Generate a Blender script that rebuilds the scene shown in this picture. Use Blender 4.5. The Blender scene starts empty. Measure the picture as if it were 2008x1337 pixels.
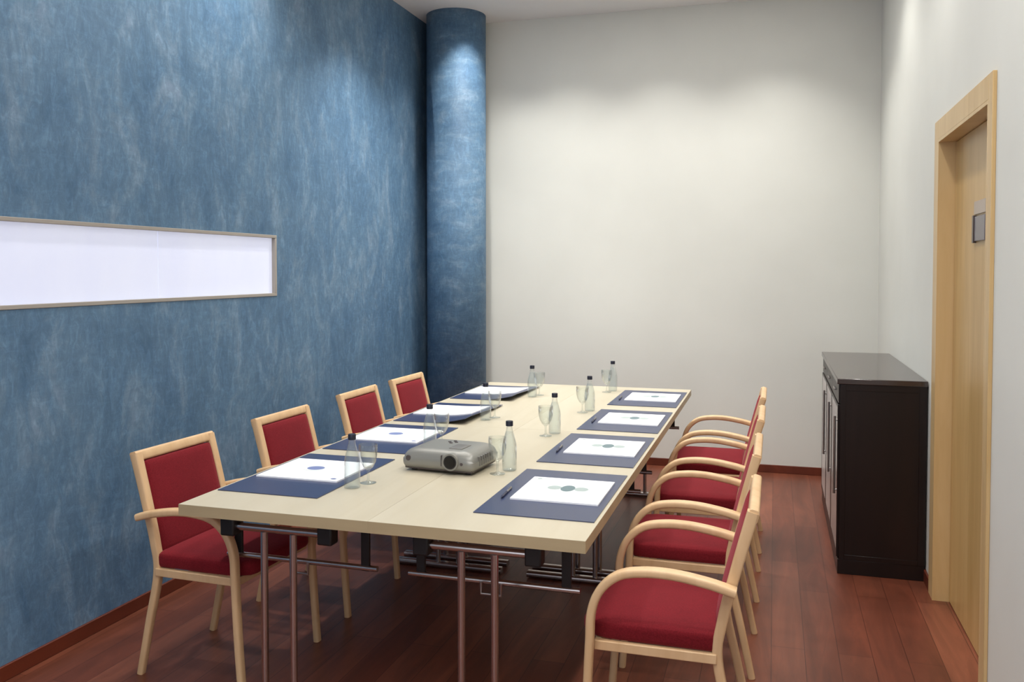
import bpy, bmesh, math, random
from mathutils import Vector, Matrix
random.seed(7)
S = bpy.context.scene
COL = S.collection
PI = math.pi

# ------------------------------------------------------------------ camera
F_PX, YAW, PITCH = 1706.2, 0.2931, 0.0301
cd = bpy.data.cameras.new('camera'); cam = bpy.data.objects.new('camera', cd); COL.objects.link(cam)
cam.location = (0, 0, 1.55)
cam.rotation_euler = (PI/2 - PITCH, 0, YAW)
cd.sensor_fit = 'HORIZONTAL'; cd.sensor_width = 36.0
cd.lens = F_PX/2008*36.0
cd.shift_y = -(668.5-580.9)/2008
cd.clip_start = 0.05
S.camera = cam

# ------------------------------------------------------------------ world, exposure
W = bpy.data.worlds.new('world'); S.world = W; W.use_nodes = True
W.node_tree.nodes['Background'].inputs[0].default_value = (0.8, 0.85, 1, 1)
W.node_tree.nodes['Background'].inputs[1].default_value = 0.3
S.view_settings.view_transform = 'Standard'; S.view_settings.look = 'None'
S.view_settings.gamma = 1; S.view_settings.use_curve_mapping = False
S.view_settings.exposure = 0.25

# room dimensions
XL, XR, YB, YF, ZC = -2.775, 0.7345, 6.92, -1.6, 3.6

# ------------------------------------------------------------------ ceiling downlights
def spot(x, y, e, ang=96, blend=0.35, col=(1.0, 0.975, 0.925), size=0.06, tilt=(0, 0)):
    d = bpy.data.lights.new('downlight', 'SPOT'); d.energy = e; d.spot_size = math.radians(ang); d.spot_blend = blend
    d.color = col; d.shadow_soft_size = size
    o = bpy.data.objects.new('downlight', d); COL.objects.link(o)
    o.location = (x, y, ZC-0.01); o.rotation_euler = (tilt[0], tilt[1], 0)
for (x, y, e, ang, bl) in [
        (-2.16, 6.26, 44, 104, 0.75), (-1.60, 6.28, 80, 106, 0.9), (-0.85, 6.28, 72, 106, 0.9), (-0.05, 6.28, 72, 106, 0.9),
        (-2.12, 5.40, 165, 108, 0.8), (-1.05, 5.1, 36, 100, 0.9), (0.22, 5.5, 50, 124, 0.9),
        (-2.28, 3.95, 80, 140, 0.8), (-1.1, 3.8, 36, 100, 0.9), (0.20, 4.3, 55, 124, 0.9),
        (-2.28, 2.8, 45, 140, 0.8), (0.20, 3.1, 60, 124, 0.9),
        (-0.9, 1.3, 75, 116, 0.9), (0.10, 1.9, 100, 134, 0.9)]:
    spot(x, y, e, ang, bl)
# added fill discs without fittings, to brighten the tops of the walls
for (x, y, e) in [(-1.60, 5.8, 2.8), (-0.85, 5.8, 2.8), (-0.05, 5.8, 2.8), (-1.1, 4.6, 2.6), (0.2, 4.9, 2.0), (-1.1, 3.0, 2.4), (0.1, 2.4, 2.6)]:
    d = bpy.data.lights.new('spill_fill_light', 'AREA'); d.shape = 'DISK'; d.size = 0.2; d.energy = e; d.color = (1, 0.98, 0.95)
    o = bpy.data.objects.new('spill_fill_light', d); COL.objects.link(o); o.location = (x, y, ZC-0.012)
# added fill light below the ceiling, brightening the near half of the room
def panel(x, y, sx, sy, e, col=(1, 0.975, 0.95)):
    d = bpy.data.lights.new('ceiling_fill_light', 'AREA'); d.shape = 'RECTANGLE'; d.size = sx; d.size_y = sy; d.energy = e; d.color = col
    o = bpy.data.objects.new('ceiling_fill_light', d); COL.objects.link(o); o.location = (x, y, ZC-0.012)
panel(-1.0, 0.4, 2.4, 2.0, 40)
# added fill light at the front wall, paired with a made-up window
dl = bpy.data.lights.new('front_fill_light', 'AREA'); dl.shape = 'RECTANGLE'; dl.size = 2.6; dl.size_y = 2.2; dl.energy = 16; dl.color = (0.93, 0.96, 1.0)
do = bpy.data.objects.new('front_fill_light', dl); COL.objects.link(do); do.location = (-1.0, YF+0.03, 1.9); do.rotation_euler = (PI/2, 0, 0)

# ------------------------------------------------------------------ material helpers
def s2l(c):
    return tuple(((v/255)/12.92 if v/255 <= 0.04045 else ((v/255+0.055)/1.055)**2.4) for v in c)
def lin(c): return (*s2l(c), 1)
def new_mat(name):
    m = bpy.data.materials.new(name); m.use_nodes = True
    return m, m.node_tree.nodes, m.node_tree.links, m.node_tree.nodes['Principled BSDF']
def flat(name, c, rough=0.5, metal=0.0, spec=0.5, emit=0):
    m, n, l, b = new_mat(name)
    b.inputs['Base Color'].default_value = lin(c); b.inputs['Roughness'].default_value = rough
    b.inputs['Metallic'].default_value = metal; b.inputs['Specular IOR Level'].default_value = spec
    if emit:
        b.inputs['Emission Color'].default_value = lin(c); b.inputs['Emission Strength'].default_value = emit
    return m
def noise(n, l, vec, scale, detail=4, rough=0.55, sc=(1, 1, 1), dist=0):
    mp = n.new('ShaderNodeMapping'); mp.inputs['Scale'].default_value = sc
    l.new(vec, mp.inputs[0])
    t = n.new('ShaderNodeTexNoise'); t.inputs['Scale'].default_value = scale; t.inputs['Detail'].default_value = detail
    t.inputs['Roughness'].default_value = rough; t.inputs['Distortion'].default_value = dist
    l.new(mp.outputs[0], t.inputs['Vector'])
    return t.outputs['Fac']
def ramp(n, l, fac, stops):
    r = n.new('ShaderNodeValToRGB'); l.new(fac, r.inputs[0])
    e = r.color_ramp.elements
    e[0].position, e[0].color = stops[0][0], lin(stops[0][1])
    e[1].position, e[1].color = stops[-1][0], lin(stops[-1][1])
    for p, c in stops[1:-1]:
        k = e.new(p); k.color = lin(c)
    return r.outputs[0]
def mix(n, l, fac, a, b, mode='MIX'):
    m = n.new('ShaderNodeMix'); m.data_type = 'RGBA'; m.blend_type = mode
    if isinstance(fac, float): m.inputs[0].default_value = fac
    else: l.new(fac, m.inputs[0])
    for s, v in ((6, a), (7, b)):
        if isinstance(v, tuple): m.inputs[s].default_value = v
        else: l.new(v, m.inputs[s])
    return m.outputs[2]
def coord(n, kind='Object'):
    return n.new('ShaderNodeTexCoord').outputs[kind]
def bump(n, l, b, h, strength, dist=0.01):
    k = n.new('ShaderNodeBump'); k.inputs['Strength'].default_value = strength; k.inputs['Distance'].default_value = dist
    l.new(h, k.inputs['Height']); l.new(k.outputs[0], b.inputs['Normal'])

def wood(name, c1, c2, rough=0.4, axis='y', scale=6, spec=0.5):
    m, n, l, b = new_mat(name)
    v = coord(n)
    sc = {'x': (0.12, 1, 1), 'y': (1, 0.12, 1), 'z': (1, 1, 0.12)}[axis]
    f = noise(n, l, v, scale, 5, 0.6, sc, 0.6)
    l.new(ramp(n, l, f, [(0.3, c1), (0.7, c2)]), b.inputs['Base Color'])
    b.inputs['Roughness'].default_value = rough; b.inputs['Specular IOR Level'].default_value = spec
    return m

def blue_plaster(name, sc_big, sc_small):
    m, n, l, b = new_mat(name)
    v = coord(n)
    big = noise(n, l, v, 1.3, 5, 0.6, sc_big, 0.3)
    mid = noise(n, l, v, 5.5, 6, 0.7, sc_small, 0.5)
    fine = noise(n, l, v, 24, 4, 0.75, (1, 1, 0.45), 1.4)
    fine2 = noise(n, l, v, 24, 4, 0.75, (0.35, 0.35, 1.3), 1.2)
    base = ramp(n, l, big, [(0.28, (78, 116, 156)), (0.52, (110, 147, 180)), (0.75, (138, 170, 198))])
    c2 = ramp(n, l, mid, [(0.28, (72, 112, 150)), (0.52, (113, 149, 181)), (0.72, (166, 190, 210))])
    c = mix(n, l, 0.6, base, c2)
    fr = ramp(n, l, fine, [(0.35, (88, 88, 88)), (0.5, (128, 128, 128)), (0.68, (196, 196, 196))])
    fr2 = ramp(n, l, fine2, [(0.3, (104, 104, 104)), (0.5, (128, 128, 128)), (0.72, (176, 176, 176))])
    c = mix(n, l, 0.33, c, fr, 'OVERLAY')
    c = mix(n, l, 0.3, c, fr2, 'OVERLAY')
    l.new(c, b.inputs['Base Color'])
    b.inputs['Roughness'].default_value = 0.6; b.inputs['Specular IOR Level'].default_value = 0.35
    bump(n, l, b, fine, 0.25, 0.004)
    return m

def white_wall(name, c):
    m, n, l, b = new_mat(name)
    v = coord(n)
    f = noise(n, l, v, 1.5, 3)
    c2 = tuple(int(x*0.975) for x in c)
    l.new(ramp(n, l, f, [(0.3, c2), (0.7, c)]), b.inputs['Base Color'])
    b.inputs['Roughness'].default_value = 0.85; b.inputs['Specular IOR Level'].default_value = 0.2
    bump(n, l, b, noise(n, l, v, 180, 2), 0.06, 0.002)
    return m

def floor_mat():
    m, n, l, b = new_mat('jatoba_floor')
    v = coord(n)
    mp = n.new('ShaderNodeMapping'); mp.inputs['Rotation'].default_value = (0, 0, PI/2); l.new(v, mp.inputs[0])
    br = n.new('ShaderNodeTexBrick'); l.new(mp.outputs[0], br.inputs['Vector'])
    br.offset = 0.37
    br.inputs['Scale'].default_value = 1.0; br.inputs['Mortar Size'].default_value = 0.0012
    br.inputs['Mortar Smooth'].default_value = 0.2; br.inputs['Bias'].default_value = 0.0
    br.inputs['Brick Width'].default_value = 1.1; br.inputs['Row Height'].default_value = 0.13
    br.inputs['Color1'].default_value = lin((156, 84, 60)); br.inputs['Color2'].default_value = lin((184, 108, 80))
    br.inputs['Mortar'].default_value = lin((92, 42, 28))
    g = noise(n, l, v, 9, 6, 0.65, (1, 0.13, 1), 1.0)
    gr = ramp(n, l, g, [(0.3, (92, 92, 92)), (0.5, (128, 128, 128)), (0.72, (166, 166, 166))])
    blot = noise(n, l, v, 2.2, 3, 0.5, (1, 0.5, 1))
    br2 = ramp(n, l, blot, [(0.3, (108, 104, 104)), (0.7, (150, 150, 150))])
    c = mix(n, l, 0.75, br.outputs['Color'], gr, 'OVERLAY')
    c = mix(n, l, 0.6, c, br2, 'OVERLAY')
    l.new(c, b.inputs['Base Color'])
    b.inputs['Roughness'].default_value = 0.38; b.inputs['Specular IOR Level'].default_value = 0.45
    return m

def fabric(name, c1, c2):
    m, n, l, b = new_mat(name)
    v = coord(n)
    f = noise(n, l, v, 260, 2, 0.6)
    g = noise(n, l, v, 7, 3)
    c = ramp(n, l, f, [(0.3, c1), (0.7, c2)])
    gg = ramp(n, l, g, [(0.3, (116, 116, 116)), (0.7, (140, 140, 140))])
    l.new(mix(n, l, 0.6, c, gg, 'OVERLAY'), b.inputs['Base Color'])
    b.inputs['Roughness'].default_value = 0.9; b.inputs['Specular IOR Level'].default_value = 0.2
    b.inputs['Sheen Weight'].default_value = 0.25; b.inputs['Sheen Roughness'].default_value = 0.5
    b.inputs['Sheen Tint'].default_value = lin((230, 120, 130))
    bump(n, l, b, f, 0.3, 0.001)
    return m

def clear_glass(name, tint=(250, 252, 251), haze=0.05, gloss=0.7):
    m = bpy.data.materials.new(name); m.use_nodes = True
    n, l = m.node_tree.nodes, m.node_tree.links; n.clear()
    out = n.new('ShaderNodeOutputMaterial')
    tr = n.new('ShaderNodeBsdfTransparent'); tr.inputs[0].default_value = lin(tint)
    gl = n.new('ShaderNodeBsdfGlossy'); gl.inputs['Roughness'].default_value = 0.05
    df = n.new('ShaderNodeBsdfDiffuse'); df.inputs[0].default_value = lin((235, 238, 240))
    lw = n.new('ShaderNodeLayerWeight'); lw.inputs['Blend'].default_value = 0.25
    mu = n.new('ShaderNodeMath'); mu.operation = 'MULTIPLY'; mu.inputs[1].default_value = gloss
    l.new(lw.outputs['Facing'], mu.inputs[0])
    m1 = n.new('ShaderNodeMixShader'); m1.inputs[0].default_value = haze
    l.new(tr.outputs[0], m1.inputs[1]); l.new(df.outputs[0], m1.inputs[2])
    m2 = n.new('ShaderNodeMixShader'); l.new(mu.outputs[0], m2.inputs[0])
    l.new(m1.outputs[0], m2.inputs[1]); l.new(gl.outputs[0], m2.inputs[2])
    l.new(m2.outputs[0], out.inputs[0])
    return m

def window_mat():
    m, n, l, b = new_mat('frosted_window_glass')
    v = coord(n)
    f = noise(n, l, v, 2.0, 4, 0.6, (1, 1, 0.4))
    c = ramp(n, l, f, [(0.3, (214, 220, 250)), (0.7, (236, 240, 255))])
    b.inputs['Base Color'].default_value = lin((200, 205, 225)); b.inputs['Roughness'].default_value = 0.25
    l.new(c, b.inputs['Emission Color']); b.inputs['Emission Strength'].default_value = 0.36
    return m

M = dict(
    blue=blue_plaster('blue_plaster', (1, 1, 0.6), (1, 1, 0.5)),
    white=white_wall('white_paint', (226, 226, 219)),
    ceil=white_wall('ceiling_paint', (238, 236, 234)),
    floor=floor_mat(),
    base=wood('baseboard_wood', (86, 36, 22), (112, 50, 30), 0.4),
    door=wood('door_beech', (186, 150, 92), (208, 174, 118), 0.35, 'z', 9),
    casing=wood('casing_beech', (202, 168, 114), (218, 188, 138), 0.35, 'z', 9),
    top=wood('table_maple_laminate', (190, 179, 155), (201, 192, 170), 0.3, 'y', 5, 0.4),
    edge=wood('table_edge_band', (168, 149, 116), (180, 161, 126), 0.45, 'x', 8),
    beech=wood('chair_beech', (208, 170, 126), (224, 190, 148), 0.42, 'z', 12),
    red=fabric('red_fabric', (122, 21, 31), (148, 32, 43)),
    chrome=flat('chrome', (190, 182, 180), 0.25, 1.0),
    steel=flat('brushed_steel', (170, 165, 162), 0.35, 1.0),
    black=flat('black_plastic', (18, 16, 17), 0.5),
    dark=wood('wenge_veneer', (20, 10, 8), (30, 16, 13), 0.33, 'z', 10, 0.4),
    darktop=flat('wenge_top', (52, 38, 35), 0.16, 0, 1.0),
    pale=flat('pale_door_glass', (200, 192, 188), 0.25),
    mat=flat('navy_desk_mat', (46, 56, 90), 0.3, 0, 0.8),
    paper=flat('white_paper', (246, 246, 250), 0.7),
    ink=flat('grey_green_print', (168, 180, 178), 0.8),
    inkdark=flat('dark_print', (112, 130, 134), 0.8),
    inklight=flat('pale_print', (218, 224, 224), 0.8),
    navyink=flat('navy_print', (110, 124, 168), 0.8),
    pen=flat('navy_pen', (22, 26, 62), 0.25),
    glass=clear_glass('clear_glass', haze=0.07, gloss=0.75),
    goblet=clear_glass('goblet_glass', haze=0.03, gloss=0.85),
    water=clear_glass('water', (247, 250, 251), 0.02, 0.2),
    cap=flat('dark_cap', (24, 27, 44), 0.4),
    frame=flat('window_frame_metal', (164, 158, 150), 0.5),
    winglass=window_mat(), fillpane=flat('fill_window_glow', (225, 235, 255), 0.3, emit=0.3),  # last entry: glow for the window added behind the camera
    psilver=flat('projector_silver', (138, 137, 131), 0.38, 0.3),
    pgrey=flat('projector_grey', (112, 110, 106), 0.45, 0.2),
    pdark=flat('projector_vent', (74, 66, 66), 0.5),
    lens=flat('lens_glass', (3, 4, 7), 0.05, 0, 0.4),
    sign=flat('sign_plate', (108, 102, 110), 0.25),
    signdark=flat('sign_edge', (72, 60, 58), 0.3),
    signtop=flat('sign_upper', (178, 162, 148), 0.3),
)

# ------------------------------------------------------------------ mesh helpers
def add_box(bm, x0, x1, y0, y1, z0, z1, mi=0):
    vs = [bm.verts.new((x, y, z)) for z in (z0, z1) for y in (y0, y1) for x in (x0, x1)]
    for f in ((0, 2, 3, 1), (4, 5, 7, 6), (0, 1, 5, 4), (2, 6, 7, 3), (0, 4, 6, 2), (1, 3, 7, 5)):
        fa = bm.faces.new([vs[i] for i in f]); fa.material_index = mi
    return vs
def obj(name, bm, mat, parent=None, smooth=False, bevel=0, segs=2, loc=None, rot=None):
    bmesh.ops.recalc_face_normals(bm, faces=bm.faces)
    me = bpy.data.meshes.new(name); bm.to_mesh(me); bm.free()
    for m_ in (mat if isinstance(mat, (list, tuple)) else [mat]): me.materials.append(m_)
    o = bpy.data.objects.new(name, me); COL.objects.link(o)
    if parent is not None: o.parent = parent
    if loc: o.location = loc
    if rot: o.rotation_euler = rot
    if smooth:
        for p in me.polygons: p.use_smooth = True
        me.set_sharp_from_angle(angle=0.95)
    if bevel:
        b = o.modifiers.new('bevel', 'BEVEL'); b.width = bevel; b.segments = segs; b.limit_method = 'ANGLE'; b.angle_limit = 0.6
        for p in me.polygons: p.use_smooth = True
        me.set_sharp_from_angle(angle=0.7) if hasattr(me, 'set_sharp_from_angle') else None
    return o
def box(name, x0, x1, y0, y1, z0, z1, mat, parent=None, bevel=0, segs=2):
    bm = bmesh.new(); add_box(bm, x0, x1, y0, y1, z0, z1)
    return obj(name, bm, mat, parent, bevel=bevel, segs=segs)
def catmull(pts, n=6):
    P = [Vector(p) for p in pts]; P = [P[0]*2-P[1]] + P + [P[-1]*2-P[-2]]
    out = []
    for i in range(1, len(P)-2):
        a, b, c, d = P[i-1:i+3]
        for k in range(n):
            t = k/n
            out.append(0.5*((2*b)+(c-a)*t+(2*a-5*b+4*c-d)*t*t+(3*b-a-3*c+d)*t**3))
    out.append(P[-2].copy())
    return out
def add_sweep(bm, path, w, t, side, r=0.006, seg=2, w1=None, t1=None):
    """rounded rectangular section swept along path; `side` = constant width direction"""
    side = Vector(side).normalized(); n = len(path); rings = []
    for i, p in enumerate(path):
        tan = (path[min(i+1, n-1)]-path[max(i-1, 0)]).normalized()
        nor = tan.cross(side).normalized(); sd = nor.cross(tan).normalized()
        k = i/(n-1)
        hw = (w+((w1 or w)-w)*k)/2; ht = (t+((t1 or t)-t)*k)/2; rr = min(r, ht*0.95, hw*0.95)
        ring = []
        for sx, sy, a0 in ((1, 1, 0), (-1, 1, 90), (-1, -1, 180), (1, -1, 270)):
            for j in range(seg+1):
                a = math.radians(a0+90*j/seg)
                ring.append(bm.verts.new(p+sd*(sx*(hw-rr)+rr*math.cos(a))+nor*(sy*(ht-rr)+rr*math.sin(a))))
        rings.append(ring)
    m = len(rings[0])
    for a, b in zip(rings, rings[1:]):
        for j in range(m): bm.faces.new((a[j], a[(j+1) % m], b[(j+1) % m], b[j]))
    bm.faces.new(rings[0]); bm.faces.new(rings[-1][::-1])
def add_tube(bm, path, r, seg=14, r1=None):
    n = len(path); rings = []; up = None
    path = [Vector(p) for p in path]
    for i, p in enumerate(path):
        tan = (path[min(i+1, n-1)]-path[max(i-1, 0)]).normalized()
        if up is None: up = Vector((0, 0, 1)) if abs(tan.z) < 0.9 else Vector((1, 0, 0))
        a = tan.cross(up).normalized(); up = a.cross(tan).normalized()
        rr = r+((r1 or r)-r)*i/(n-1)
        rings.append([bm.verts.new(p+(a*math.cos(2*PI*j/seg)+up*math.sin(2*PI*j/seg))*rr) for j in range(seg)])
    for a, b in zip(rings, rings[1:]):
        for j in range(seg): bm.faces.new((a[j], a[(j+1) % seg], b[(j+1) % seg], b[j]))
    bm.faces.new(rings[0]); bm.faces.new(rings[-1][::-1])
def add_lathe(bm, prof, seg=28, cx=0, cy=0, close=False):
    rings = []
    for r, z in prof:
        if r < 1e-5: rings.append([bm.verts.new((cx, cy, z))])
        else: rings.append([bm.verts.new((cx+r*math.cos(2*PI*j/seg), cy+r*math.sin(2*PI*j/seg), z)) for j in range(seg)])
    for a, b in zip(rings, rings[1:]):
        for j in range(seg):
            k = (j+1) % seg
            if len(a) == 1 and len(b) == 1: continue
            if len(a) == 1: bm.faces.new((a[0], b[k], b[j]))
            elif len(b) == 1: bm.faces.new((a[j], a[k], b[0]))
            else: bm.faces.new((a[j], a[k], b[k], b[j]))
def add_rbox(bm, c, h, r, cuts=9, fn=None):
    """rounded box about centre c with half sizes h and edge radius r"""
    t = bmesh.new(); bmesh.ops.create_cube(t, size=2)
    bmesh.ops.subdivide_edges(t, edges=t.edges, cuts=cuts, use_grid_fill=True)
    mp = {}
    for v in t.verts:
        p = []
        q = []
        for i in range(3):
            # push samples towards the edges so that the radius is well resolved
            s = math.copysign(abs(v.co[i])**0.75, v.co[i]) * h[i]
            p.append(s); q.append(max(-(h[i]-r), min(h[i]-r, s)))
        p, q = Vector(p), Vector(q); d = p-q
        if d.length > 1e-9: p = q+d.normalized()*r
        if fn: p = Vector(fn(p))
        mp[v.index] = bm.verts.new(p+Vector(c))
    for f in t.faces: bm.faces.new([mp[v.index] for v in f.verts])
    t.free()

def empty(name, loc=(0, 0, 0), rz=0):
    o = bpy.data.objects.new(name, None); COL.objects.link(o); o.location = loc; o.rotation_euler = (0, 0, rz)
    o.empty_display_size = 0.1
    return o
def tag(o, label, cat, group=None):
    o['label'] = label; o['category'] = cat
    if group: o['group'] = group
    return o
def struct(o, label=None):
    o['kind'] = 'structure'
    if label: o['label'] = label
    return o
def copy_tree(o, parent=None):
    c = o.copy(); COL.objects.link(c)
    if parent is not None: c.parent = parent
    for ch in list(o.children): copy_tree(ch, c)
    return c

# ------------------------------------------------------------------ room shell
struct(box('floor', XL-0.3, XR+0.5, YF-0.1, YB+0.2, -0.1, 0, M['floor']), 'glossy reddish brown wooden plank floor')
struct(box('ceiling', XL-0.3, XR+0.5, YF-0.1, YB+0.2, ZC, ZC+0.1, M['ceil']), 'plain white ceiling')
struct(box('wall_back', XL-0.3, XR+0.5, YB, YB+0.15, 0, ZC, M['white']), 'white wall behind the far end of the table')
struct(box('wall_front', XL-0.3, XR+0.5, YF-0.15, YF, 0, ZC, M['white']))
YS = 4.466                       # where the blue wall steps back
WY0, WY1, WZ0, WZ1 = 0.6, 4.452, 1.400, 1.752
bm = bmesh.new()
add_box(bm, XL-0.25, XL, YF, YS, 0, WZ0)
add_box(bm, XL-0.25, XL, YF, YS, WZ1, ZC)
add_box(bm, XL-0.25, XL, WY1, YS, WZ0, WZ1)
add_box(bm, XL-0.25, XL, YF, WY0, WZ0, WZ1)
add_box(bm, XL-0.25, XL-0.022, YS, YB, 0, ZC)
struct(obj('wall_left', bm, M['blue']), 'mottled blue plaster wall on the left')
DY0, DY1, DZ = 3.462, 4.455, 2.155
bm = bmesh.new()
add_box(bm, XR, XR+0.2, YF, DY0, 0, ZC)
add_box(bm, XR, XR+0.2, DY1, YB, 0, ZC)
add_box(bm, XR, XR+0.2, DY0, DY1, DZ, ZC)
struct(obj('wall_right', bm, M['white']), 'white wall on the right around the beech door')
wf = struct(empty('fill_window', (-1.0, YF, 0.8)), 'made-up tall window behind the camera, added as fill light')  # unseen window, added with a glowing pane to light the room
box('pane', -1.3, 1.3, 0.002, 0.012, 0, 2.2, M['fillpane'], wf)
bm = bmesh.new()
for (x0, x1, z0, z1) in ((-1.36, -1.3, -0.06, 2.26), (1.3, 1.36, -0.06, 2.26), (-1.3, 1.3, -0.06, 0), (-1.3, 1.3, 2.2, 2.26)):
    add_box(bm, x0, x1, 0, 0.05, z0, z1)
obj('frame', bm, M['frame'], wf)
# baseboards
def baseboard(name, x0, x1, y0, y1):
    struct(box(name, x0, x1, y0, y1, 0, 0.06, M['base'], bevel=0.003))
bm = bmesh.new(); add_box(bm, XL, XL+0.012, YF, YS, 0, 0.06); add_box(bm, XL-0.022, XL-0.010, YS, YB, 0, 0.06)
struct(obj('baseboard_left', bm, M['base'], bevel=0.003))
baseboard('baseboard_back', XL+0.1, XR, YB-0.012, YB)
bm = bmesh.new(); add_box(bm, XR-0.012, XR, YF, DY0-0.09, 0, 0.06); add_box(bm, XR-0.012, XR, DY1+0.09, YB-0.013, 0, 0.06)
struct(obj('baseboard_right', bm, M['base'], bevel=0.003))

# round pillar in the corner
bm = bmesh.new(); add_lathe(bm, [(0, 0), (0.24, 0), (0.24, ZC), (0, ZC)], 72)
pil = obj('pillar', bm, blue_plaster('pillar_plaster', (1, 1, 1.2), (0.8, 0.8, 1.6)), loc=(-2.485, 6.67, 0))
for p in pil.data.polygons: p.use_smooth = abs(p.normal.z) < 0.5
struct(pil, 'round blue plaster pillar in the far left corner')

# window: long slit with frosted panes
win = struct(empty('window_1', (XL, 2.5, WZ0)), 'long narrow frosted window slit in the blue wall')
def W_(name, x0, x1, y0, y1, z0, z1, mat, **k):
    return box(name, x0-XL, x1-XL, y0-2.5, y1-2.5, z0-WZ0, z1-WZ0, mat, win, **k)
bm = bmesh.new()
fw_ = 0.017
for (y0, y1, z0, z1) in ((WY0, WY1, WZ0, WZ0+fw_), (WY0, WY1, WZ1-fw_, WZ1), (WY0, WY0+fw_, WZ0+fw_, WZ1-fw_), (WY1-fw_, WY1, WZ0+fw_, WZ1-fw_)):
    add_box(bm, -0.06, 0.004, y0-2.5, y1-2.5, z0-WZ0, z1-WZ0)
obj('frame', bm, M['frame'], win, bevel=0.002)
seams = [WY0+fw_, 1.48, 2.47, 3.46, WY1-fw_]
for a, b in zip(seams, seams[1:]):
    W_('pane', XL-0.030, XL-0.018, a+0.0015, b-0.0015, WZ0+fw_, WZ1-fw_, M['winglass'])

# door with casing in the right wall
door = struct(empty('door_1', (XR, 3.98, 0)), 'closed light beech door in a beech frame')
def D_(name, x0, x1, y0, y1, z0, z1, mat, parent=None, **k):
    return box(name, x0-XR, x1-XR, y0-3.98, y1-3.98, z0, z1, mat, parent or door, **k)
bm = bmesh.new(); cw = 0.09; J = 0.058
add_box(bm, -0.014, 0.0, DY0-0.062-3.98, DY0-3.98, 0, DZ+cw)
add_box(bm, -0.014, 0.0, DY1-3.98, DY1+cw-3.98, 0, DZ+cw)
add_box(bm, -0.014, 0.0, DY0-3.98, DY1-3.98, DZ, DZ+cw)
obj('casing', bm, M['casing'], door, bevel=0.002)
bm = bmesh.new()
add_box(bm, -0.014, 0.16, DY0-3.98, DY0+0.014-3.98, 0, DZ-0.014)
add_box(bm, -0.014, 0.16, DY1-0.014-3.98, DY1-3.98, 0, DZ-0.014)
add_box(bm, -0.014, 0.16, DY0-3.98, DY1-3.98, DZ-0.014, DZ)
obj('jamb', bm, M['casing'], door)
leaf = D_('leaf', XR+J, XR+J+0.04, DY0+0.017, DY1-0.017, 0.006, DZ-0.017, M['door'], bevel=0.002)
xs = J
bm = bmesh.new(); add_box(bm, xs-0.008, xs-0.0002, 3.80-3.98, 3.985-3.98, 1.668, 1.770)
sp = obj('sign_plate', bm, M['sign'], door, bevel=0.002); sp['label'] = 'small grey door sign'
bm = bmesh.new(); add_box(bm, xs-0.012, xs-0.0002, 3.985-3.98, 4.010-3.98, 1.662, 1.775)
obj('sign_edge', bm, M['signdark'], door, bevel=0.001)
bm = bmesh.new(); add_box(bm, xs-0.006, xs-0.0002, 3.80-3.98, 4.005-3.98, 1.778, 1.832)
obj('sign_plate', bm, M['signtop'], door, bevel=0.001)

# ------------------------------------------------------------------ tables (four folding tables pushed together)
TX1, TY0 = -0.534, 2.53
TW, TL = 0.7185, 1.722
def make_table():
    t = empty('folding_table')
    hw, hl = TW/2-0.0005, TL/2-0.0005; ho, lo = hw+0.0004, hl+0.0004
    bm = bmesh.new(); add_box(bm, -hw, hw, -hl, hl, 0.7025, 0.74)
    obj('tabletop', bm, M['top'], t)
    bm = bmesh.new()
    for (x0, x1, y0, y1) in ((-ho, ho, -lo, -lo+0.002), (-ho, ho, lo-0.002, lo), (-ho, -ho+0.002, -lo+0.002, lo-0.002), (ho-0.002, ho, -lo+0.002, lo-0.002)):
        add_box(bm, x0, x1, y0, y1, 0.702, 0.7392)
    obj('edge_band', bm, M['edge'], t)
    for s in (-1, 1):
        yb = s*(hl-0.055)
        bm = bmesh.new(); add_tube(bm, [(-0.165, yb, 0.665), (0.165, yb, 0.665)], 0.013); obj('mounting_bar', bm, M['chrome'], t, smooth=True)
        for sx in (-1, 1):
            bm = bmesh.new(); add_box(bm, sx*0.187-0.027, sx*0.187+0.027, yb-0.026, yb+0.026, 0.634, 0.7027)
            obj('bracket', bm, M['black'], t, bevel=0.006)
            bm = bmesh.new(); add_tube(bm, [(sx*0.056, yb, 0.655), (sx*0.056, yb, 0.028)], 0.0125)
            obj('leg', bm, M['chrome'], t, smooth=True)
        bm = bmesh.new(); add_sweep(bm, [Vector((-0.29, yb, 0.018)), Vector((0.29, yb, 0.018))], 0.05, 0.028, (0, 1, 0), 0.008)
        obj('foot', bm, M['chrome'], t, smooth=True)
        # folding stay: cross bar hung from two black straps, with catch hooks
        ys = s*(hl-0.20)
        bm = bmesh.new(); add_tube(bm, [(-0.30, ys, 0.512), (0.30, ys, 0.512)], 0.010); obj('cross_bar', bm, M['chrome'], t, smooth=True)
        for sx in (-0.255, 0.255):
            bm = bmesh.new(); add_box(bm, sx-0.016, sx+0.016, ys-0.006, ys+0.006, 0.502, 0.7027); obj('strap', bm, M['black'], t, bevel=0.002)
        bm = bmesh.new(); add_tube(bm, [(-0.035, ys-0.012, 0.512), (-0.035, ys-0.012, 0.472), (0.035, ys-0.012, 0.472), (0.035, ys-0.012, 0.512)], 0.005, 10)
        obj('catch', bm, M['steel'], t, smooth=True)
    return t
tproto = make_table()
tl = ['light maple folding table at the near right, its corner pointing at the nearest right armchair',
      'light maple folding table nearest on the left, carrying the silver projector',
      'light maple folding table at the far right by the white wall',
      'light maple folding table at the far left by the blue pillar']
k = 0
for j in range(2):
    for i in range(2):
        t = tproto if k == 0 else copy_tree(tproto)
        t.location = (TX1-TW/2-i*TW, TY0+TL/2+j*TL, 0)
        tag(t, tl[k], 'table', 'folding tables pushed together'); k += 1

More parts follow.
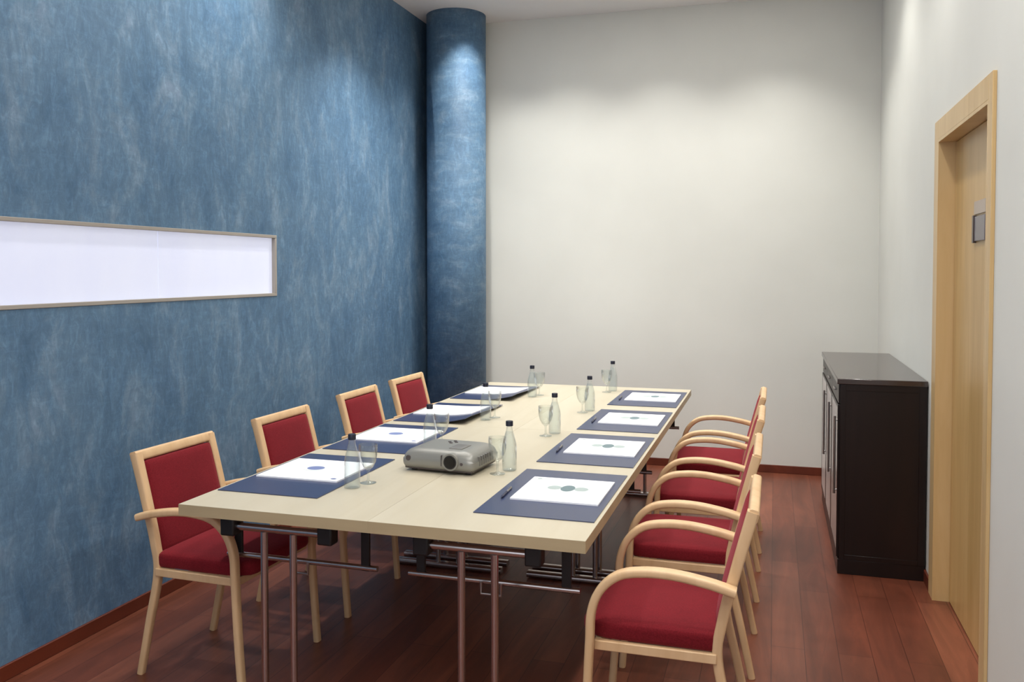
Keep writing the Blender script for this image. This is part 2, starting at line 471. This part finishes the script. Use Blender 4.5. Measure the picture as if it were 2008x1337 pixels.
# ------------------------------------------------------------------ armchairs
def make_chair():
    c = empty('conference_armchair')
    # local: +x forward (to the table), y sideways, x=0 at the top of the back
    post = catmull([(0.012, 0, 0.0), (0.055, 0, 0.2), (0.098, 0, 0.40), (0.085, 0, 0.52), (0.046, 0, 0.68), (0.0, 0, 0.85)], 6)
    for s in (-1, 1):
        bm = bmesh.new()
        add_sweep(bm, [p+Vector((0.0, s*0.215, 0)) for p in post], 0.026, 0.026, (0, 1, 0), 0.006, w1=0.036, t1=0.034)
        obj('rear_leg', bm, M['beech'], c, smooth=True)
        arm = catmull([(0.046, 0, 0.621), (0.12, 0, 0.640), (0.22, 0, 0.655), (0.31, 0, 0.655), (0.385, 0, 0.638), (0.440, 0, 0.590),
                       (0.468, 0, 0.520), (0.474, 0, 0.42), (0.484, 0, 0.22), (0.500, 0, 0.0)], 6)
        bm = bmesh.new()
        add_sweep(bm, [p+Vector((0, s*0.256, 0)) for p in arm], 0.044, 0.027, (0, 1, 0), 0.009, seg=3, w1=0.032, t1=0.026)
        obj('armrest', bm, M['beech'], c, smooth=True)
    bm = bmesh.new()
    add_sweep(bm, [Vector((0.0, y, 0.838-abs(y)*0)) for y in (-0.229, -0.1, 0, 0.1, 0.229)], 0.030, 0.040, (1, 0, 0.27), 0.008)
    obj('top_rail', bm, M['beech'], c, smooth=True)
    # seat rails
    bm = bmesh.new()
    for s in (-1, 1): add_box(bm, 0.10, 0.465, s*0.225-0.011, s*0.225+0.011, 0.394, 0.424)
    add_box(bm, 0.445, 0.465, -0.214, 0.214, 0.394, 0.424); add_box(bm, 0.10, 0.118, -0.214, 0.214, 0.394, 0.424)
    obj('seat_frame', bm, M['beech'], c, bevel=0.003)
    # cushion, crowned, waterfall front
    def crown(p):
        z = p.z
        if z > 0: z += 0.010*(1-(p.x/0.24)**2)*(1-(p.y/0.22)**2)
        if p.x > 0.12 and z > -0.01: z -= 0.30*(p.x-0.12)**2*4*0.6
        return (p.x, p.y*(1-0.22*max(0, (p.x-0.10)/0.118)**2), z)
    bm = bmesh.new(); add_rbox(bm, (0.300, 0, 0.4525), (0.210, 0.229, 0.031), 0.022, 11, crown)
    obj('seat', bm, M['red'], c, smooth=True)
    # padded back following the posts
    pts = [Vector(p) for p in post]
    def back_x(z):
        for a, b in zip(pts, pts[1:]):
            if a.z <= z <= b.z: return a.x+(b.x-a.x)*(z-a.z)/(b.z-a.z)
        return pts[-1].x
    def follow(p):
        z = p.z+0.645
        return (p.x+back_x(z)-0.05+0.008*(1 if p.x > 0 else 0)*(1-(p.y/0.2)**2), p.y, p.z)
    bm = bmesh.new(); add_rbox(bm, (0.05, 0, 0.645), (0.014, 0.198, 0.173), 0.010, 11, follow)
    obj('backrest', bm, M['red'], c, smooth=True)
    return c
chair = make_chair()
LB = [(-2.325, 2.965, 0.03, 'nearest red armchair beside the blue wall, below the window slit'),
      (-2.31, 3.74, 0.02, 'red armchair by the blue wall, second from the camera'),
      (-2.315, 4.56, 0.0, 'red armchair by the blue wall, third from the camera'),
      (-2.305, 5.24, 0.03, 'farthest red armchair by the blue wall, closest to the pillar')]
RB = [(-0.053, 2.815, 0.0, 'nearest red armchair on the right with its curved beech armrest in the foreground'),
      (-0.058, 3.600, 0.0, 'red armchair on the right side, second from the camera'),
      (-0.055, 4.40, 0.0, 'red armchair on the right side, third from the camera'),
      (-0.055, 5.13, 0.0, 'farthest red armchair on the right side, next to the white end wall')]
first = True
for (x, y, a, lab) in LB:
    c = chair if first else copy_tree(chair); first = False
    c.location = (x, y, 0); c.rotation_euler = (0, 0, -a)
    tag(c, lab, 'chair', 'red armchairs along the blue wall side')
for (x, y, a, lab) in RB:
    c = copy_tree(chair); c.location = (x, y, 0); c.rotation_euler = (0, 0, PI+a)
    tag(c, lab, 'chair', 'red armchairs along the right side')

# ------------------------------------------------------------------ desk mats, papers, pens
ZT = 0.74
MW, ML = 0.41, 0.66
def sheet(name, x0, x1, y0, y1, z, th, mat, curl=0.0, parent=None, cx=1, cy=-1, n=14, m_edge=None):
    """thin sheet of real thickness; curl lifts the corner towards (cx, cy)"""
    bm = bmesh.new(); g = {}
    for lay in (0, 1):
        for i in range(n+1):
            for j in range(n+1):
                x = x0+(x1-x0)*i/n; y = y0+(y1-y0)*j/n
                dz = 0
                if curl:
                    u = (x-MX0)/MW if cx > 0 else (MX0+MW-x)/MW
                    v = 1-(y-MY0)/ML
                    dz = curl*max(0, u-0.45)**2/0.3*max(0, min(1.0, v+0.15))
                g[lay, i, j] = bm.verts.new((x, y, z+dz+lay*th))
    for i in range(n):
        for j in range(n):
            bm.faces.new((g[1, i, j], g[1, i+1, j], g[1, i+1, j+1], g[1, i, j+1]))
            bm.faces.new((g[0, i, j], g[0, i, j+1], g[0, i+1, j+1], g[0, i+1, j]))
    for i in range(n):
        bm.faces.new((g[0, i, 0], g[0, i+1, 0], g[1, i+1, 0], g[1, i, 0]))
        bm.faces.new((g[0, i, n], g[1, i, n], g[1, i+1, n], g[0, i+1, n]))
        bm.faces.new((g[0, 0, i], g[1, 0, i], g[1, 0, i+1], g[0, 0, i+1]))
        bm.faces.new((g[0, n, i], g[0, n, i+1], g[1, n, i+1], g[1, n, i]))
    return obj(name, bm, mat, parent, smooth=bool(curl))
def ellipse(bm, cx, cy, rx, ry, z, seg=24, th=0.0003):
    a = [bm.verts.new((cx+rx*math.cos(2*PI*j/seg), cy+ry*math.sin(2*PI*j/seg), z+th)) for j in range(seg)]
    bm.faces.new(a)
def ring(bm, cx, cy, rx, ry, w, z, seg=28):
    o = [bm.verts.new((cx+rx*math.cos(2*PI*j/seg), cy+ry*math.sin(2*PI*j/seg), z)) for j in range(seg)]
    i = [bm.verts.new((cx+(rx-w)*math.cos(2*PI*j/seg), cy+(ry-w)*math.sin(2*PI*j/seg), z)) for j in range(seg)]
    for j in range(seg): bm.faces.new((o[j], o[(j+1) % seg], i[(j+1) % seg], i[j]))
side_word = {-1: 'left', 1: 'right'}
order = ['nearest', 'second nearest', 'third nearest', 'farthest']
RY = [2.722, 3.527, 4.308, 5.148]
LY = [2.730, 3.505, 4.270, 5.120]
CURL = {-1: [0.0, 0.0, 0.030, 0.030], 1: [0, 0, 0, 0]}
for s, ys in ((1, RY), (-1, LY)):
    for k, y0 in enumerate(ys):
        MX0 = -0.957 if s > 0 else -1.955
        MY0 = y0
        cu = CURL[s][k]
        mt = sheet('desk_mat', MX0, MX0+MW, y0, y0+ML, ZT+0.0006, 0.003, M['mat'], cu)
        tag(mt, f'{order[k]} navy desk mat on the {side_word[s]} side of the table', 'desk mat', f'navy desk mats on the {side_word[s]} side')
        zp = ZT+0.0006+0.003+0.0003
        if s > 0:
            px0, px1, py0, py1 = MX0+0.072, MX0+0.386, y0+0.185, y0+0.515
        else:
            px0, px1, py0, py1 = MX0+0.022, MX0+0.372, y0+0.215, y0+0.535
        th = 0.006
        pp = sheet('note_pad', px0, px1, py0, py1, zp, th, M['paper'], cu)
        where = {1: 'right', -1: 'left'}[s]
        tag(pp, f'white printed note pad lying on the {order[k]} {where} desk mat', 'note pad', f'note pads on the {where} side')
        zt = zp+th+0.0004
        cxp, cyp = (px0+px1)/2+0.01, (py0+py1)/2+0.01
        if cu == 0:
            # blurred oval crest with a scroll either side
            bm = bmesh.new()
            if s > 0:
                ellipse(bm, cxp, cyp, 0.082, 0.052, zt); obj('printed_ground', bm, M['inklight'], pp)
                for sg, nm in ((-1, 'printed_scroll'), (1, 'printed_scroll')):
                    bm = bmesh.new(); ellipse(bm, cxp+sg*0.050, cyp+0.006, 0.026, 0.028, zt+0.0002); obj(nm, bm, M['ink'], pp)
                bm = bmesh.new(); ellipse(bm, cxp, cyp+0.006, 0.026, 0.044, zt+0.0004); obj('printed_crest', bm, M['inkdark'], pp)
                bm = bmesh.new(); ellipse(bm, px0+0.03, py1-0.03, 0.010, 0.009, zt)
                obj('printed_mark', bm, M['ink'], pp)
            else:
                ellipse(bm, cxp-0.02, cyp, 0.062, 0.046, zt); obj('printed_ground', bm, M['inklight'], pp)
                bm = bmesh.new(); ellipse(bm, cxp-0.02, cyp+0.002, 0.036, 0.032, zt+0.0002)
                obj('printed_crest', bm, M['navyink'], pp)
                bm = bmesh.new(); ellipse(bm, px1-0.03, py0+0.03, 0.012, 0.009, zt)
                obj('printed_mark', bm, M['navyink'], pp)
        if s > 0:
            pe = empty('pen', (MX0+0.040, y0+0.19, ZT+0.0036+0.0046), 0.05)
            def yt(pts, r, mat, nm, r1=None):
                bm = bmesh.new(); add_tube(bm, pts, r, 12, r1); return obj(nm, bm, mat, pe, smooth=True)
            yt([(0, 0.008, 0), (0, 0.075, 0)], 0.0044, M['pen'], 'barrel')
            yt([(0, 0.008, 0), (0, -0.008, 0)], 0.0040, M['pen'], 'tip', 0.001)
            yt([(0, 0.075, 0), (0, 0.138, 0)], 0.0043, M['steel'], 'upper_barrel')
            bm = bmesh.new(); add_box(bm, -0.0012, 0.0012, 0.095, 0.135, 0.0045, 0.0062); obj('clip', bm, M['chrome'], pe)
            tag(pe, f'navy and silver pen beside the pad on the {order[k]} right desk mat', 'pen', 'pens on the right desk mats')

# ------------------------------------------------------------------ water bottles and goblets
def make_bottle():
    b = empty('water_bottle')
    prof = [(0, 0.0), (0.026, 0.0), (0.0295, 0.004), (0.0300, 0.05), (0.0300, 0.094), (0.0275, 0.112), (0.0195, 0.142), (0.0135, 0.162), (0.0120, 0.176), (0.0120, 0.186), (0.0, 0.186)]
    bm = bmesh.new(); add_lathe(bm, prof); obj('bottle_body', bm, M['glass'], b, smooth=True)
    bm = bmesh.new(); add_lathe(bm, [(0, 0.004), (0.0265, 0.005), (0.0275, 0.02), (0.0275, 0.094), (0.0250, 0.111), (0.0175, 0.140), (0.0125, 0.156), (0, 0.156)]); obj('water', bm, M['water'], b, smooth=True)
    bm = bmesh.new(); add_lathe(bm, [(0, 0.180), (0.0145, 0.180), (0.0148, 0.184), (0.0148, 0.198), (0.0135, 0.2005), (0, 0.2005)], 24); obj('cap', bm, M['cap'], b, smooth=True)
    return b
def make_goblet():
    g = empty('water_goblet')
    outer = [(0.0, 0.0), (0.030, 0.0), (0.031, 0.0015), (0.012, 0.005), (0.0045, 0.012), (0.004, 0.040), (0.006, 0.050), (0.018, 0.060), (0.029, 0.080), (0.0345, 0.105), (0.0365, 0.135), (0.0355, 0.148)]
    inner = [(0.0345, 0.148), (0.0352, 0.135), (0.0333, 0.105), (0.0276, 0.081), (0.016, 0.062), (0.0, 0.055)]
    bm = bmesh.new(); add_lathe(bm, outer[:7]+[(0.0, 0.051)], 24); obj('stem', bm, M['goblet'], g, smooth=True)
    bm = bmesh.new(); add_lathe(bm, outer[6:]+inner, 28); obj('bowl', bm, M['goblet'], g, smooth=True)
    return g
bp, gp = make_bottle(), make_goblet()
LBt = [(-1.500, 2.910), (-1.495, 3.660), (-1.490, 4.445), (-1.478, 5.345)]
RBt = [(-1.022, 3.350), (-1.038, 4.172), (-1.014, 4.910), (-1.034, 5.765)]
lbl = {-1: ['water bottle with dark cap nearest on the left, in front of the projector\'s left end',
            'water bottle with dark cap standing just behind the projector',
            'water bottle with dark cap on the left side, second from the far end',
            'water bottle with dark cap at the far left end of the table'],
       1: ['water bottle with dark cap to the right of the projector',
           'water bottle with dark cap beside the second nearest right desk mat',
           'water bottle with dark cap beside the third nearest right desk mat',
           'water bottle with dark cap at the far right end of the table']}
gl = {-1: ['nearest stemmed glass on the left, beside the nearest left bottle', 'stemmed glass behind the projector, beside the second left bottle',
           'stemmed glass beside the third left bottle', 'stemmed glass beside the farthest left bottle'],
      1: ['stemmed glass next to the bottle at the right of the projector', 'stemmed glass beside the second nearest right bottle',
          'stemmed glass beside the third nearest right bottle', 'stemmed glass beside the farthest right bottle']}
fb = fg = True
for s, arr in ((-1, LBt), (1, RBt)):
    for k, (x, y) in enumerate(arr):
        b = bp if fb else copy_tree(bp); fb = False
        b.location = (x, y, ZT+0.0006)
        tag(b, lbl[s][k], 'bottle', 'small clear water bottles')
        g = gp if fg else copy_tree(gp); fg = False
        g.location = (x+0.026, y+0.080, ZT+0.0006) if s < 0 else (x-0.026, y-0.078, ZT+0.0006)
        tag(g, gl[s][k], 'glass', 'stemmed water glasses')

# ------------------------------------------------------------------ projector
pr = empty('projector', (-1.268, 3.335, ZT+0.0006), math.radians(-5))
tag(pr, 'silver grey projector with a dark lens standing on the near table', 'projector')
def taper(p):
    k = 1-0.06*max(0, p.z)/0.04
    zz = p.z
    if p.z > 0.0: zz = p.z-0.010*max(0, (abs(p.x)-0.09)/0.07)**2
    return (p.x*k, p.y*(1-0.10*max(0, p.z)/0.04), zz)
bm = bmesh.new(); add_rbox(bm, (0, 0, 0.052), (0.160, 0.132, 0.040), 0.024, 15, taper)
obj('housing', bm, M['psilver'], pr, smooth=True)
bm = bmesh.new(); add_rbox(bm, (0, 0, 0.016), (0.150, 0.122, 0.008), 0.007, 5); obj('base_tray', bm, M['pdark'], pr, smooth=True)
for (x, y) in ((-0.12, -0.09), (0.12, -0.09), (0, 0.09)):
    bm = bmesh.new(); add_lathe(bm, [(0, 0), (0.012, 0), (0.012, 0.009), (0, 0.009)], 16, x, y); obj('foot', bm, M['black'], pr)
# lens barrel on the front (facing -y)
def cyl_y(name, x, z, y0, y1, r, mat, r1=None, parent=pr, seg=28):
    bm = bmesh.new(); add_tube(bm, [(x, y0, z), (x, y1, z)], r, seg, r1)
    o = obj(name, bm, mat, parent); o.data.set_sharp_from_angle(angle=0.8)
    for p in o.data.polygons: p.use_smooth = True
    return o
cyl_y('lens_ring', 0.062, 0.052, -0.100, -0.140, 0.034, M['psilver'])
cyl_y('lens_barrel', 0.062, 0.052, -0.100, -0.1425, 0.027, M['black'])
cyl_y('lens', 0.062, 0.052, -0.100, -0.1445, 0.024, M['lens'], 0.021)
cyl_y('infrared_window', -0.128, 0.054, -0.100, -0.1325, 0.011, M['pdark'])
cyl_y('status_light', 0.108, 0.046, -0.10, -0.1335, 0.006, M['pdark'])
bm = bmesh.new(); add_box(bm, 0.018, 0.021, -0.1332, -0.10, 0.032, 0.075); obj('panel_seam', bm, M['pdark'], pr)
bm = bmesh.new()
for i in range(7): add_box(bm, 0.150, 0.1612, -0.075+i*0.022, -0.062+i*0.022, 0.032, 0.068)
obj('side_vent', bm, M['pgrey'], pr)
bm = bmesh.new(); add_rbox(bm, (0.055, -0.03, 0.0915), (0.030, 0.045, 0.004), 0.003, 5); obj('focus_cover', bm, M['pgrey'], pr, smooth=True)
for (x, y) in ((-0.03, 0.05), (0.0, 0.05), (-0.015, 0.072), (-0.015, 0.030)):
    bm = bmesh.new(); add_lathe(bm, [(0, 0.088), (0.007, 0.088), (0.007, 0.0945), (0, 0.0948)], 14, x, y); obj('button', bm, M['pdark'], pr)

# ------------------------------------------------------------------ sideboard
sb = empty('sideboard', (0.5215, 5.45, 0))
tag(sb, 'tall dark wenge sideboard against the right wall beside the door', 'sideboard')
HX, HY, HZ = 0.2065, 0.755, 1.0
bm = bmesh.new()
add_box(bm, -HX+0.02, HX, -HY+0.004, -HY+0.026, 0.075, HZ-0.028)
add_box(bm, -HX+0.02, HX, HY-0.026, HY-0.004, 0.075, HZ-0.028)
add_box(bm, HX-0.012, HX-0.001, -HY+0.026, HY-0.026, 0.075, HZ-0.028)
add_box(bm, -HX+0.02, HX-0.012, -HY+0.026, HY-0.026, 0.075, 0.097)
add_box(bm, -HX+0.02, HX-0.012, -HY+0.026, HY-0.026, 0.845, 0.865)
obj('carcass', bm, M['dark'], sb, bevel=0.0015)
bm = bmesh.new()   # framed near end panel
for (x0, x1, z0, z1) in ((-HX+0.01, -HX+0.036, 0.075, HZ-0.028), (HX-0.034, HX, 0.075, HZ-0.028), (-HX+0.036, HX-0.034, HZ-0.060, HZ-0.028), (-HX+0.036, HX-0.034, 0.075, 0.100)):
    add_box(bm, x0, x1, -HY, -HY+0.004, z0, z1)
obj('end_frame', bm, M['dark'], sb, bevel=0.001)
box('top', -HX-0.006, HX+0.002, -HY-0.006, HY+0.006, HZ-0.028, HZ, M['darktop'], sb, bevel=0.003)
box('plinth', -HX+0.004, HX-0.002, -HY+0.002, HY-0.002, 0, 0.075, M['dark'], sb, bevel=0.002)
for i in range(3):
    y0 = -HY+0.03+i*0.499; y1 = y0+0.494
    dr = box('drawer', -HX+0.004, -HX+0.019, y0, y1, 0.868, HZ-0.032, M['dark'], sb, bevel=0.0015)
    bm = bmesh.new(); add_box(bm, -HX-0.006, -HX+0.0045, (y0+y1)/2-0.05, (y0+y1)/2+0.05, 0.912, 0.922); obj('handle', bm, M['steel'], dr, bevel=0.002)
    bm = bmesh.new()
    for (a, b, z0, z1) in ((y0, y0+0.035, 0.08, 0.862), (y1-0.02, y1, 0.08, 0.862), (y0+0.035, y1-0.02, 0.08, 0.11), (y0+0.035, y1-0.02, 0.845, 0.862)):
        add_box(bm, -HX, -HX+0.019, a, b, z0, z1)
    dd = obj('door', bm, M['dark'], sb, bevel=0.0015)
    g = box('pane', -HX+0.001, -HX+0.012, y0+0.034, y1-0.019, 0.109, 0.846, M['pale'], dd)
    bm = bmesh.new(); add_tube(bm, [(-HX-0.012, y0+0.025, 0.40), (-HX-0.012, y0+0.025, 0.80)], 0.006, 12)
    for z in (0.42, 0.78): add_tube(bm, [(-HX-0.012, y0+0.025, z), (-HX+0.001, y0+0.025, z)], 0.004, 10)
    obj('handle', bm, M['steel'], dd, smooth=True)
